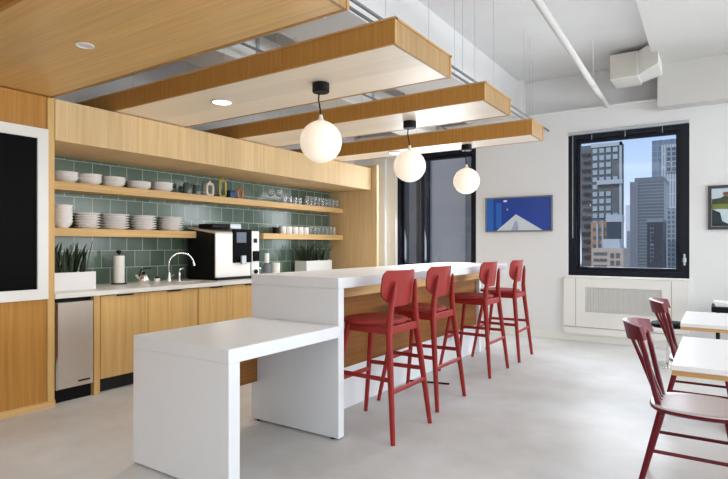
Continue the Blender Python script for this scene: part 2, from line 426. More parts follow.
# ================================================================ CITY OUTSIDE
def facade(name, c_wall, c_glass, bw, bh, mort, rough=0.4):
    m = bpy.data.materials.new(name); m.use_nodes = True; n = m.node_tree; b = n.nodes['Principled BSDF']
    b.inputs['Roughness'].default_value = rough
    t = n.nodes.new('ShaderNodeTexCoord'); s = n.nodes.new('ShaderNodeSeparateXYZ'); c = n.nodes.new('ShaderNodeCombineXYZ')
    ad = n.nodes.new('ShaderNodeMath'); ad.operation = 'ADD'
    n.links.new(t.outputs['Object'], s.inputs[0]); n.links.new(s.outputs['X'], ad.inputs[0]); n.links.new(s.outputs['Y'], ad.inputs[1])
    n.links.new(ad.outputs[0], c.inputs['X']); n.links.new(s.outputs['Z'], c.inputs['Y'])
    k = n.nodes.new('ShaderNodeTexBrick'); k.offset = 0.0; n.links.new(c.outputs[0], k.inputs['Vector'])
    k.inputs['Scale'].default_value = 1.0; k.inputs['Brick Width'].default_value = bw; k.inputs['Row Height'].default_value = bh
    k.inputs['Mortar Size'].default_value = mort; k.inputs['Mortar Smooth'].default_value = 0.0
    k.inputs['Color1'].default_value = c_glass; k.inputs['Color2'].default_value = tuple(x * 0.8 for x in c_glass[:3]) + (1,)
    k.inputs['Mortar'].default_value = c_wall
    n.links.new(k.outputs['Color'], b.inputs['Base Color'])
    return m
CITY = 'buildings outside the window'
LOWZ = -28.0
def block(nm, label, x0, x1, y, depth, ztop, m, group=CITY):
    t = thing(nm, label, 'building', (x0, y, LOWZ), 0, group)
    obj('tower_body', G().box(0, x1 - x0, 0, depth, 0, ztop - LOWZ), m, t)
    return t
f_dark = mat('dark_brown_cladding', rgb(100, 101, 100), 0.7, noise=0.3, nscale=1.5)
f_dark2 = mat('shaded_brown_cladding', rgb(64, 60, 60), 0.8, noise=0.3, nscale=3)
f_con = mat('pale_concrete_cladding', rgb(176, 180, 182), 0.7, noise=0.1)
f_win = mat('tower_window_glass', rgb(164, 176, 180), 0.3, noise=0.25, nscale=0.8)
f_brick = mat('orange_brick', rgb(176, 138, 112), 0.8, noise=0.15, nscale=2)
t = block('apartment_tower', 'dark tower with a pale window grid, tallest at the left of the view', -8.55, -5.55, 40, .9, 8.25, f_dark)
Z0 = LOWZ
for r in range(16):
    zz = 7.66 - r * 0.50
    for cix in range(4):
        xa = 1.16 + cix * 0.43
        if (5.3 < zz + 0.15 < 5.8 and cix > 0) or (r in (2, 3, 6, 7, 8) and cix == 3): continue
        obj('window', G().box(xa, xa + 0.30, -0.08, 0.02, zz - Z0, zz + 0.31 - Z0), f_win, t)
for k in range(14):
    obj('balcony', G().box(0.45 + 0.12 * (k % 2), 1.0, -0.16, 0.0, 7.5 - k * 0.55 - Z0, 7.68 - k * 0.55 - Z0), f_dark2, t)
obj('parapet_band', G().box(1.45, 3.06, -0.25, 0.0, 5.45 - Z0, 5.75 - Z0), f_con, t)
obj('corner_pier', G().box(2.86, 3.0, -0.12, 0.2, -Z0 - 3, 8.3 - Z0), f_con, t)
obj('roof_band', G().box(1.05, 3.0, -0.12, 0.2, 8.05 - Z0, 8.3 - Z0), f_con, t)
t = block('brick_building', 'orange brick building at the foot of the dark window-grid tower', -7.15, -6.0, 38, 1.5, 2.8, f_brick)
for xx in (0.35, 0.68): obj('pier', G().box(xx, xx + 0.12, -0.08, 0.0, 20, 2.7 - LOWZ), f_con, t)
for k in range(5): obj('window_strip', G().box(0.15, 1.1, -0.05, 0.0, 2.2 - k * 0.55 - LOWZ, 2.42 - k * 0.55 - LOWZ), f_dark, t)
t = block('office_block', 'small dark glass block with a pale roof beside the orange brick building', -6.02, -5.16, 37, 0.9, 2.75, mat('dark_curtain_wall', rgb(66, 72, 82), 0.3, noise=0.2, nscale=2))
obj('roof', G().box(-0.04, 0.9, -0.05, 0.95, 2.75 - LOWZ, 3.2 - LOWZ), f_con, t)
t = block('low_building', 'low tan building with a white hipped roof at the window bottom', -6.15, -4.5, 33, 2.0, 1.1, mat('tan_cladding', rgb(186, 168, 150), 0.8, noise=0.2, nscale=3))
obj('roof', G().hexa([(0.62, 0, 1.10 - LOWZ), (1.50, 0, 1.10 - LOWZ), (1.50, 1.6, 1.10 - LOWZ), (0.62, 1.6, 1.10 - LOWZ), (0.52, 0.1, 1.62 - LOWZ), (1.42, 0.1, 1.62 - LOWZ), (1.42, 1.4, 1.62 - LOWZ), (0.52, 1.4, 1.62 - LOWZ)]), f_con, t)
for k in range(4): obj('window_strip', G().box(0.10, 0.80, -0.04, 0.0, 0.70 - k * 0.36 - LOWZ, 0.86 - k * 0.36 - LOWZ), f_dark, t)
for k in range(3):
    for xx in (0.98, 1.28): obj('window', G().box(xx, xx + 0.18, -0.04, 0.0, 0.55 - k * 0.42 - LOWZ, 0.82 - k * 0.42 - LOWZ), f_dark, t)
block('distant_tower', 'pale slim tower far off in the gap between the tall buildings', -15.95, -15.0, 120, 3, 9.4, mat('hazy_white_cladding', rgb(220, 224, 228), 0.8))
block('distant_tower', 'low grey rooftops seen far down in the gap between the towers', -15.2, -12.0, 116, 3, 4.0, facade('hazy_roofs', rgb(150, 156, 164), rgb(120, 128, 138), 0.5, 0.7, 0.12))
t = block('office_tower', 'flat-topped grey office tower with horizontal bands right of the gap', -10.1, -6.1, 80, 8, 9.75, facade('grey_banded_wall', rgb(126, 130, 132), rgb(100, 106, 110), 40, 0.42, 0.07))
obj('end_wall', G().box(0, 1.0, -0.06, 0.0, 0, 9.75 - LOWZ), mat('grey_end_wall', rgb(124, 126, 130), 0.7), t)
obj('roof_parapet', G().box(0.55, 4.0, 0, 7.8, 9.75 - LOWZ, 10.25 - LOWZ), f_con if False else mat('grey_parapet', rgb(112, 116, 122), 0.7), t)
t = block('high_rise', 'tallest grey-blue high-rise behind the banded office tower', -10.3, -5.4, 110, 10, 20.2, facade('blue_grey_curtain', rgb(140, 150, 160), rgb(122, 134, 148), 0.9, 1.1, 0.06))
obj('pale_bay', G().box(1.55, 4.9, -0.4, 0.0, 0, 19.2 - LOWZ), facade('pale_ribbed_curtain', rgb(190, 194, 194), rgb(150, 158, 162), 0.42, 2.4, 0.11), t)
obj('crown_panel', G().box(2.3, 3.9, -0.7, -0.4, 14.2 - LOWZ, 18.6 - LOWZ), facade('crown_cladding', rgb(150, 156, 164), rgb(88, 96, 108), 0.8, 0.9, 0.12), t)
t = block('office_block', 'dark block with upright pale lettering low at the right of the view', -6.05, -4.66, 60, 4, 3.55, facade('charcoal_curtain', rgb(58, 60, 68), rgb(48, 50, 58), 0.30, 0.34, 0.03))
obj('roof', G().box(-0.02, 1.4, -0.05, 4, 3.55 - LOWZ, 3.85 - LOWZ), mat('pale_roof', rgb(130, 138, 146), 0.7), t)
g = G(); random.seed(3)
zz = 3.05
while zz > -0.3:          # upright lettering too far off to read
    h = 0.26
    g.box(0.28, 0.34, -0.05, 0.0, zz - h - LOWZ, zz - LOWZ)
    if random.random() < 0.6: g.box(0.52, 0.58, -0.05, 0.0, zz - h - LOWZ, zz - LOWZ)
    g.box(0.34, 0.56, -0.05, 0.0, zz - h * random.choice((0.15, 0.6, 1.0)) - LOWZ, zz - h * 0.0 - 0.0 - LOWZ) if random.random() < 0.3 else g.box(0.34, 0.54, -0.05, 0.0, zz - h * 0.6 - LOWZ, zz - h * 0.4 - LOWZ)
    zz -= 0.40
obj('sign_lettering', g, mat('pale_sign', rgb(120, 122, 132), 0.6), t)
block('high_rise', 'slim pale ribbed building at the right edge of the view', -4.75, -2.0, 66, 6, 5.2, facade('pale_grid_curtain', rgb(150, 158, 160), rgb(104, 114, 118), 0.4, 0.5, 0.07))
t = block('stone_building', 'grey stone building close outside the window behind the bar', -11.0, -5.6, 16, 4, 9.0, mat('grey_stone', rgb(136, 131, 128), 0.8, noise=0.05, nscale=1.5))
st2 = mat('rough_brown_stone', rgb(88, 86, 86), 0.9, noise=0.35, nscale=2.5)
obj('pilaster', G().box(2.05, 2.62, -0.25, 0, 18, 9 - LOWZ), st2, t)
obj('pilaster', G().box(4.35, 4.75, -0.25, 0, 18, 9 - LOWZ), st2, t)
obj('window_strip', G().box(2.70, 3.0, -0.10, 0, 18, 9 - LOWZ), M['frame'], t)
struct('ground', G().box(-120, 120, 10, 420, LOWZ - 0.5, LOWZ), mat('city_ground', rgb(120, 120, 122), 0.9, noise=0.2, nscale=0.2))

# ================================================================ OVERHEAD: PIPE, DUCTS, CONDUIT
p0, p1 = Vector((-1.23, YB + 0.02, 3.10)), Vector((-1.14, 4.0, 3.12))
dv = (p1 - p0); p2 = p0 + dv * 2.4
pt = thing('ceiling_pipe', 'long white pipe hung under the concrete ceiling toward the window', 'pipe', p0)
obj('pipe', G().tube([(0, 0, 0), p2 - p0], 0.031, 14), 'soffit', pt, smooth=True)
for k in (0.30, 1.0, 1.8):
    q = dv * k
    obj('hanger', G().tube([q, (q.x, q.y, ZR - p0.z)], 0.005, 6).tube([q + Vector((0, -0.012, 0)), q + Vector((0, 0.012, 0))], 0.036, 14), 'soffit', pt)
t = thing('ventilation_duct', 'boxy white duct outlet beside the plaster soffit above the window', 'duct', (-1.10, 7.0, 3.26))
obj('duct_body', G().box(0, 0.30, 0, 0.42, 0.0, 0.30, 0.004), 'white_paint', t)
obj('duct_branch', G().hexa([(0.30, 0.02, 0.02), (0.52, -0.15, 0.07), (0.52, 0.36, 0.07), (0.30, 0.40, 0.02), (0.30, 0.02, 0.30), (0.52, -0.15, 0.34), (0.52, 0.36, 0.34), (0.30, 0.40, 0.30)]), 'white_paint', t)
obj('grille', G().box(0.012, 0.288, -0.006, 0.0, 0.012, 0.288), mat('beige_grille', rgb(204, 200, 190), 0.7), t)
# between the wood panels
for i, (x, wd_, y0, y1, z) in enumerate(((-4.05, 0.45, 1.0, 7.4, 2.95),)):
    t = thing('ventilation_duct', 'pale rectangular metal duct seen above the gap between the wood panels', 'duct', (x, y0, z))
    obj('duct_body', G().box(0, wd_, 0, y1 - y0, 0, 0.30, 0.005), 'white_paint', t)
    for k in range(6): obj('flange', G().box(-0.02, wd_ + 0.02, 0.6 + k * 1.0, 0.63 + k * 1.0, -0.02, 0.30), 'galv', t)
    for k in (0.65, 2.65, 4.65): obj('hanger', G().tube([(wd_ / 2, k, 0.3), (wd_ / 2, k, ZR - z)], 0.006, 6), 'grey', t)
for i, (x, z) in enumerate(((-3.35, 2.98), (-2.05, 2.86), (-1.97, 2.86))):
    lab = ('thin grey conduit above the middle of the wood panels', 'thin grey conduit above the right ends of the wood panels, nearer the tiles', 'thin grey conduit above the right ends of the wood panels, farther from the tiles')[i]
    t = thing('conduit', lab, 'conduit', (x, 1.2, z), 0, 'conduits above the wood panels')
    obj('tube', G().tube([(0, 0, 0), (0, 6.38, 0)], 0.012, 8), 'grey', t, smooth=True)
    for k in (1.0, 3.4, 5.6): obj('hanger', G().tube([(0, k, 0), (0, k, (3.10 if -3.15 < x < -2.4 else ZR) - z)], 0.002, 6), 'galv', t)
for i, y in enumerate((2.9, 4.55, 6.1)):
    lab = 'white cross pipe high above the %s gap between the wood panels' % ('nearest', 'middle', 'farthest')[i]
    t = thing('sprinkler_pipe', lab, 'pipe', (-5.15, y, 2.86), 0, 'cross pipes above the wood panels')
    obj('pipe', G().tube([(0, 0, 0), (2.9, 0, 0)], 0.028, 10), 'white_paint', t, smooth=True)
    for k in (0.4, 1.72, 2.65): obj('hanger', G().tube([(k, 0, 0), (k, 0, (3.10 if -3.15 < k - 5.15 < -2.4 else ZR) - 2.86)], 0.005, 6), 'grey', t)

# ================================================================ HUNG WOOD PANELS
ZP = 2.455
def hung_panel(label, x1, y0, y1, h):
    t = thing('ceiling_panel', label, 'ceiling panel', (XT + 0.03 if y0 > 2 else -5.1, y0, ZP), 0, 'hung oak ceiling panels')
    L = x1 - t.location.x; D = y1 - y0
    g = G()
    g.box(0, L, 0, 0.02, 0.0, h); g.box(0, L, D - 0.02, D, 0.0, h)
    g.box(0, 0.02, 0.02, D - 0.02, 0, h)
    obj('fascia', g, 'oak_dark', t)
    obj('end_fascia', G().box(L - 0.02, L, 0.0205, D - 0.0205, 0.0, h - .0125), 'oak_end_shade', t)
    g = G().box(-0.0, L + 0.008, -0.008, 0.025, h - 0.012, h).box(0, L + 0.008, D - 0.025, D + 0.008, h - 0.012, h).box(L - 0.02, L + 0.008, 0, D, h - 0.012, h)
    g.box(L - 0.0005, L + 0.006, -0.0005, 0.018, 0.0, h - 0.012); g.box(L - 0.0005, L + 0.006, D - 0.018, D, 0.0, h - 0.012)
    obj('edge_trim', g, 'oak_edge', t)
    obj('soffit', G().box(0.021, L - 0.021, 0.021, D - 0.021, 0.002, 0.02), 'oak_x' if y0 < 2 else 'oak_soffit_lit', t)
    for xx in (L - 0.12, L - 1.55, L - 2.7):
        for yy in (0.10, D - 0.10):
            wx = t.location.x + xx
            top = 3.10 if -3.15 < wx < -2.40 else ZR
            if -4.1 < wx < -3.55: continue
            obj('cable', G().tube([(xx, yy, 0.02), (xx, yy, top - ZP)], 0.0018, 6), 'galv', t)
    return t
hung_panel('large oak ceiling panel nearest the camera, filling the top left corner', -1.545, 1.215, 2.185, 0.155)
hung_panel('oak ceiling panel holding the nearest globe pendant, second from the camera', -1.575, 2.69, 3.47, 0.155)
hung_panel('oak ceiling panel holding the middle globe pendant, third from the camera', -1.585, 4.14, 4.78, 0.15)
hung_panel('oak ceiling panel farthest from the camera, nearest the back wall', -1.66, 5.71, 6.14, 0.165)
t = hung_panel('dark oak ceiling panel edge at the extreme top left corner', -1.55, -0.25, 0.96, 0.155)

def downlight(label, x, y, k=1.0, lit=True):
    t = thing('downlight', label, 'downlight', (x, y, ZP), 0, 'recessed downlights in the wood panels')
    obj('trim_ring', G().lathe([(0.058 * k, 0.002), (0.072 * k, -0.002), (0.072 * k, -0.006), (0.058 * k, -0.008), (0.054 * k, 0.001)], seg=28), 'white_paint', t, smooth=True)
    obj('lens', G().lathe([(0, 0.0), (0.056 * k, 0.0), (0.056 * k, -0.003), (0, -0.004)], seg=28), 'lens' if lit else 'lens_dim', t)
    if not lit: return
    l = bpy.data.lights.new('downlight_lamp', 'SPOT'); l.energy = 42; l.spot_size = math.radians(150); l.spot_blend = 0.8; l.color = (1, 0.95, 0.88); l.shadow_soft_size = 0.06
    o = bpy.data.objects.new('downlight_lamp', l); COL.objects.link(o); o.parent = t; o.location = (0, 0, -0.02)
downlight('small unlit white downlight in the large near ceiling panel', -3.10, 1.71, 0.72, False)
downlight('round lit downlight in the ceiling panel of the nearest globe pendant', -3.40, 3.015, 1.3)
downlight('round downlight behind the nearest glass globe', -3.42, 4.44)
downlight('round lit downlight in the farthest ceiling panel', -3.44, 5.88, 1.2)

def pendant(label, x, y):
    t = thing('pendant_light', label, 'pendant light', (x, y, ZP), 0, 'globe pendants over the bar')
    obj('ceiling_canopy', G().lathe([(0, 0.0), (0.062, 0.0), (0.062, -0.060), (0.056, -0.066), (0, -0.066)], seg=28), 'black', t, smooth=True)
    obj('cord', G().tube([(-0.015, 0, -0.06), (-0.022, 0, -0.11), (-0.006, 0, -0.19), (0.0, 0, -0.25)], 0.0055, 8), 'black', t, smooth=True)
    obj('socket_cap', G().lathe([(0, -0.225), (0.012, -0.227), (0.016, -0.255), (0.03, -0.270), (0, -0.270)], seg=16), 'white_paint', t, smooth=True)
    obj('globe_shade', G().sphere(0.152, (0, 0, -0.422)), 'globe', t, smooth=True)
    l = bpy.data.lights.new('pendant_lamp', 'POINT'); l.energy = 41; l.color = (1, 0.94, 0.86); l.shadow_soft_size = 0.155
    o = bpy.data.objects.new('pendant_lamp', l); COL.objects.link(o); o.parent = t; o.location = (0, 0, -0.422)
pendant('white glass globe pendant hanging nearest the camera, largest of the three', -2.415, 3.07)
pendant('white glass globe pendant in the middle of the row over the bar', -2.455, 4.48)
pendant('white glass globe pendant farthest away, beside the blue picture', -2.475, 5.90)

# ================================================================ BLACK WALL PANEL IN WHITE FRAME
t = thing('wall_screen', 'large black glass panel in a wide white frame on the oak wall', 'wall screen', (XK, 2.135, 0.86))
obj('white_frame', G().frame('x', 0.0, 0.03, -1.9, 0.0, 0.0, 1.33, 0.08), 'white_paint', t)
obj('black_panel', G().box(0.001, 0.014, -1.82, -0.08, 0.08, 1.25), 'gloss_black', t)

# ================================================================ KITCHEN RUN
def cabinet(label, y0, y1, split, group):
    t = thing('base_cabinet', label, 'cabinet', (XK, y0, 0), 0, group)
    D = y1 - y0
    xa = XT - XK + 0.02
    obj('carcass', G().box(xa, -0.045, 0.0, .018, 0.125, 0.85).box(xa, -0.045, D - .018, D, 0.125, 0.85).box(xa, -0.045, .018, D - .018, 0.125, 0.143).box(xa, xa + .01, .018, D - .018, 0.143, 0.85), 'oak_v', t)
    obj('toe_kick', G().box(XT - XK + 0.02, -0.10, 0.0, D, 0.0, 0.125), 'toe', t)
    ys = [0.0] + list(split) + [D]
    for a, b in zip(ys, ys[1:]):
        d = obj('door', G().box(-0.043, -0.02, a + 0.003, b - 0.003, 0.128, 0.842, 0.0015), 'oak_v', t)
        m = a + (b - a) * 0.5
        obj('finger_pull', G().box(-0.019, -0.010, m - 0.08, m + 0.08, 0.832, 0.844), 'toe', d)
    return t
cabinet('oak base cabinet right of the ice maker, behind the white table', 2.585, 3.62, [0.463], 'oak base cabinets')
cabinet('oak base cabinet under the coffee machine', 3.625, 4.60, [0.468], 'oak base cabinets')
cabinet('oak base cabinet behind the bar near the side panel', 4.605, 6.865, [1.13], 'oak base cabinets')
tag(obj('filler_panel', G().box(XT - XK + 0.03, -0.02, 0, 0.052, 0, 0.85), 'oak_v', loc=(XK, 2.530, 0)), 'narrow oak upright between the ice maker and the cabinets', 'panel')

t = thing('ice_maker', 'stainless steel undercounter ice maker beside the oak wall panel', 'ice maker', (XK, 2.20, 0))
obj('body', G().box(-0.70, -0.06, 0.004, 0.324, 0.0, 0.845), 'black', t)
d = obj('door', G().box(-0.058, -0.012, 0.010, 0.318, 0.115, 0.815, 0.004), 'steel', t)
obj('maker_badge', G().box(-0.013, -0.009, 0.19, 0.29, 0.150, 0.165, 0.001), 'dark_steel', d)
obj('door_trim', G().box(-0.012, -0.008, 0.010, 0.026, 0.115, 0.815), 'chrome', d)

# worktop with the sink opening
SX0, SX1, SY0, SY1 = -4.86, -4.56, 3.66, 3.99
g = G()
ZU = ZC - 0.038
g.box(XT, SX0, 2.198, 6.868, ZU, ZC); g.box(SX1, XK + 0.006, 2.198, 6.868, ZU, ZC)
g.box(SX0, SX1, 2.198, SY0, ZU, ZC); g.box(SX0, SX1, SY1, 6.868, ZU, ZC)
tag(obj('worktop', g, 'quartz'), 'long white worktop running along the green tiled wall', 'worktop')
t = thing('sink', 'undermounted steel sink in the white worktop below the tap', 'sink', ((SX0 + SX1) / 2, (SY0 + SY1) / 2, ZU))
hx, hy = (SX1 - SX0) / 2, (SY1 - SY0) / 2
g = G()
for b in ((-hx - .012, -hx, -hy, hy, -.17, -.001), (hx, hx + .012, -hy, hy, -.17, -.001), (-hx, hx, -hy - .012, -hy, -.17, -.001), (-hx, hx, hy, hy + .012, -.17, -.001), (-hx, hx, -hy, hy, -.18, -.17)):
    g.box(*b)
obj('basin', g, 'steel', t)
obj('drain', G().lathe([(0, -.168), (.035, -.168), (.035, -.164), (0, -.163)], seg=18), 'dark_steel', t)

t = thing('faucet', 'chrome gooseneck kitchen tap standing behind the sink', 'tap', (-5.0, 3.69, ZC))
obj('base', G().lathe([(0, 0), (.028, 0), (.026, .02), (.018, .06), (.016, .09), (0, .09)], seg=16), 'chrome', t, smooth=True)
pts = [(0, 0, .06), (0, .0, .18)]
for k in range(13):
    a = PI - k * PI * 0.92 / 12
    pts.append((0.06 + 0.06 * math.cos(a), 0.115 + 0.115 * math.cos(a), 0.19 + 0.115 * math.sin(a)))
obj('spout', G().tube(pts, .0125, 10), 'chrome', t, smooth=True)
obj('spray_head', G().tube([pts[-1], Vector(pts[-1]) + Vector((0.004, .012, -.055))], [.014, .019], 12), 'chrome', t, smooth=True)
obj('lever', G().tube([(0.0, 0.02, .05), (.03, .05, .075)], [.008, .006], 8), 'chrome', t)
t = thing('soap_dispenser', 'small chrome soap pump right of the gooseneck tap', 'soap dispenser', (-4.97, 3.80, ZC))
obj('body', G().lathe([(0, 0), (.022, 0), (.02, .015), (.014, .03), (.014, .10), (0, .105)], seg=14), 'chrome', t, smooth=True)
obj('nozzle', G().tube([(0, 0, .10), (.0, .005, .125), (.01, .045, .135)], .007, 8), 'chrome', t, smooth=True)
t = thing('tea_kettle', 'small steel kettle with a black knob on the worktop near the tap', 'kettle', (-4.97, 3.36, ZC))
obj('body', G().lathe([(0, 0), (.058, 0), (.066, .02), (.060, .06), (.040, .088), (0, .094)], seg=22), 'chrome', t, smooth=True)
obj('lid_knob', G().lathe([(0, .09), (.016, .094), (.018, .112), (0, .118)], seg=12), 'black', t, smooth=True)
obj('handle', G().tube([(0, -.05, .075), (0, -.035, .135), (0, .03, .155), (0, .085, .15)], .007, 8), 'black', t, smooth=True)
obj('spout', G().tube([(0, -.05, .05), (0, -.095, .09)], [.014, .009], 8), 'chrome', t, smooth=True)
t = thing('sugar_bowl', 'tiny white pot between the kettle and the tap', 'pot', (-5.06, 3.58, ZC))
obj('bowl', G().lathe([(0, 0), (.026, 0), (.032, .02), (.030, .034), (0, .034)], seg=16), 'ceramic', t, smooth=True)
obj('lid', G().lathe([(0, .034), (.029, .034), (.012, .044), (.006, .056), (0, .058)], seg=14), 'black', t, smooth=True)

t = thing('paper_towel_holder', 'white paper towel roll upright on a black holder on the worktop', 'paper towels', (-5.04, 3.13, ZC))
obj('base', G().lathe([(0, 0), (.075, 0), (.075, .01), (0, .012)], seg=24), 'black', t)
obj('towel_roll', G().lathe([(.02, .013), (.052, .013), (.052, .285), (.02, .285)], seg=28), 'paper', t, smooth=True)
obj('finial', G().lathe([(0, .28), (.008, .28), (.008, .30), (.026, .315), (.024, .335), (0, .342)], seg=16), 'black', t, smooth=True)

# plants
def snake_plant(label, x0, x1, y0, y1, h, hl, n, seed, ymin=None):
    random.seed(seed)
    t = thing('potted_snake_plant', label, 'potted plant', ((x0 + x1) / 2, (y0 + y1) / 2, ZC), 0, 'snake plants in white boxes')
    a, b = (x1 - x0) / 2, (y1 - y0) / 2
    g = G()
    for q in ((-a, -a + .012, -b, b), (a - .012, a, -b, b), (-a + .012, a - .012, -b, -b + .012), (-a + .012, a - .012, b - .012, b)): g.box(*q, 0, h)
    g.box(-a + .012, a - .012, -b + .012, b - .012, 0, .02)
    obj('planter_box', g, 'planter', t)
    obj('soil', G().box(-a + .013, a - .013, -b + .013, b - .013, .021, h - .015), 'soil', t)
    g = G()
    for i in range(n):
        bx, by = random.uniform(-a + .05, a - .05), random.uniform(-b + .04, b - .04)
        L = hl * random.uniform(.62, 1.0); lean = Vector((random.uniform(-.25, .25), random.uniform(-.32, .32) + 0.22 * by / b, 0))
        wd = random.uniform(.011, .018); az = random.uniform(0, PI)
        side = Vector((math.cos(az), math.sin(az), 0)); grid = []
        for k in range(7):
            s_ = k / 6; c = Vector((bx, by, h - .03)) + Vector((0, 0, L * s_)) + lean * L * (s_ ** 1.6)
            c.x = max(-a * 1.0, min(a * 1.15, c.x))
            ww = wd * (0.6 + 1.2 * s_ * (1.0 - s_) * 2) * (1 - s_ ** 4) + .0008
            nn = side.cross(Vector((0, 0, 1)))
            grid.append([(c - side * ww, nn), (c + nn * ww * .25, nn), (c + side * ww, nn)])
        g.sheet(grid, .004)
    obj('leaves', g, 'leaf', t)
    return t
snake_plant('dark snake plant in a white box beside the ice maker end of the worktop', -4.86, -4.69, 2.21, 2.69, .155, .30, 46, 5)
snake_plant('dark snake plant in a white box beside the oak side panel', -5.12, -4.90, 5.90, 6.50, .165, .29, 52, 9)

# coffee machine
t = thing('coffee_machine', 'large black and white coffee machine with a black touch screen', 'coffee machine', (-5.10, 4.02, ZC))
obj('housing', G().hexa([(0, 0, .02), (.45, 0, .02), (.45, .53, .02), (0, .53, .02), (0, 0, .58), (.45, 0, .515), (.45, .53, .515), (0, .53, .58)]), 'black', t)
obj('front_panel', G().box(.45, .47, .0, .245, .03, .52, .004).box(.45, .462, .245, .53, .03, .19, .003), 'ceramic', t)
obj('top_cover', G().hexa([(0.0, -.005, .581), (.468, -.005, .516), (.468, .535, .516), (0, .535, .581), (0, -.005, .600), (.468, -.005, .535), (.468, .535, .535), (0, .535, .600)]), mat('beige_lid', rgb(206, 196, 180), 0.4), t)
sc_ = obj('touch_screen', G().box(.455, .485, .245, .53, .19, .575, .006), 'gloss_black', t)
obj('display', G().box(.4845, .487, .29, .44, .42, .54), mat('dim_display', rgb(72, 86, 102), 0.3), sc_)
obj('spout', G().box(.487, .515, .345, .415, .17, .27, .006), 'galv', t)
obj('drip_tray', G().box(.0, .50, .0, .55, .0, .03, .003), 'black', t)
obj('bean_hopper', G().box(.10, .34, .06, .32, .582, .635, .012), 'black', t)
obj('hopper_lid', G().box(.12, .34, .33, .50, .580, .645, .01), 'galv', t)
t = thing('milk_cooler', 'slim white milk unit with dark buttons right of the coffee machine', 'milk cooler', (-5.06, 4.572, ZC))
obj('body', G().box(0, .42, 0, .125, 0, .56, .006), 'laminate', t)
obj('button', G().box(.42,   .427, .03, .085, .42, .47, .002), 'black', t)
obj('card_reader', G().box(.42, .44, .015, .11, .20, .32, .004), 'gloss_black', t)
obj('knob', G().tube([(.42, .06, .075), (.44, .06, .075)], .026, 14), 'black', t)
# things beside the coffee machine
t = thing('cup_stack_holder', 'short dark jar right of the coffee machine', 'jar', (-4.92, 4.96, ZC))
obj('jar_body', G().lathe([(0, 0), (.042, 0), (.042, .075), (.036, .09), (0, .09)], seg=18), 'smoke', t, smooth=True)
obj('jar_lid', G().lathe([(0, .09), (.038, .09), (.038, .105), (0, .107)], seg=18), 'ceramic', t, smooth=True)
t = thing('pump_bottle', 'white pump bottle, tallest item right of the coffee machine', 'bottle', (-4.92, 5.12, ZC))
obj('bottle_body', G().lathe([(0, 0), (.046, 0), (.046, .13), (.02, .16), (0, .16)], seg=18), 'grey', t, smooth=True)
obj('pump_head', G().lathe([(0, .16), (.022, .16), (.03, .165), (.03, .285), (0, .287)], seg=14), 'ceramic', t, smooth=True)
t = thing('canister', 'white lidded canister standing left of the right-hand plant box', 'canister', (-4.92, 5.29, ZC))
obj('canister_body', G().lathe([(0, 0), (.055, 0), (.055, .14), (0, .14)], seg=20), 'ceramic', t, smooth=True)
obj('lid', G().lathe([(0, .14), (.056, .14), (.052, .158), (0, .16)], seg=20), 'ceramic', t, smooth=True)

# ================================================================ SHELVES AND DISHES
Z1, Z2 = 1.86, 1.438
XS = -4.96
tag(obj('wall_shelf', G().box(XT, XS, 2.202, 6.868, Z1 - .075, Z1, .002), 'oak_y'), 'long upper oak shelf across the green tiles', 'shelf')
tag(obj('wall_shelf', G().box(XT, XS, 2.202, 4.03, Z2 - .075, Z2, .002), 'oak_y'), 'lower oak shelf left of the coffee machine', 'shelf')
tag(obj('wall_shelf', G().box(XT, XS, 5.10, 6.868, Z2 - .075, Z2, .002), 'oak_y'), 'short lower oak shelf right of the coffee machine', 'shelf')

ORD = ['lowest', 'second', 'third', 'fourth', 'fifth', 'sixth', 'seventh', 'eighth', 'ninth', 'tenth']
def nth(i, n): return 'topmost' if i == n - 1 else ('lowest' if i == 0 else ORD[i] + ' from the bottom')
POS5 = ['leftmost', 'second from left', 'middle', 'fourth from left', 'rightmost']
# bowls: upper shelf
def bowl_g(r, h):
    return G().lathe([(0, 0), (r * .5, 0), (r * .55, .004), (r * .85, h * .5), (r, h), (r * .97, h + .002), (r * .80, h * .55), (r * .5, .010), (0, .008)], seg=26)
proto = obj('bowl', bowl_g(.114, .042), 'ceramic', smooth=True)
used = False
for s, (y, n) in enumerate(((2.62, 4), (2.855, 4), (3.10, 4), (3.385, 3), (3.67, 4))):
    for i in range(n):
        o = proto if not used else proto.copy()
        if used: COL.objects.link(o)
        used = True
        k = 1.0 if s != 3 else 1.08
        o.scale = (k, k, 1.0)
        o.location = (-5.09 + random.uniform(-.003, .003), y + random.uniform(-.004, .004), Z1 + .0005 + i * .0195)
        o.rotation_euler = (random.uniform(-.02, .02) * (i > 0), random.uniform(-.02, .02) * (i > 0), 0)
        tag(o, 'white bowl, %s in the %s stack on the upper shelf' % (nth(i, n), POS5[s]), 'bowl', 'stacked bowls on the upper shelf')
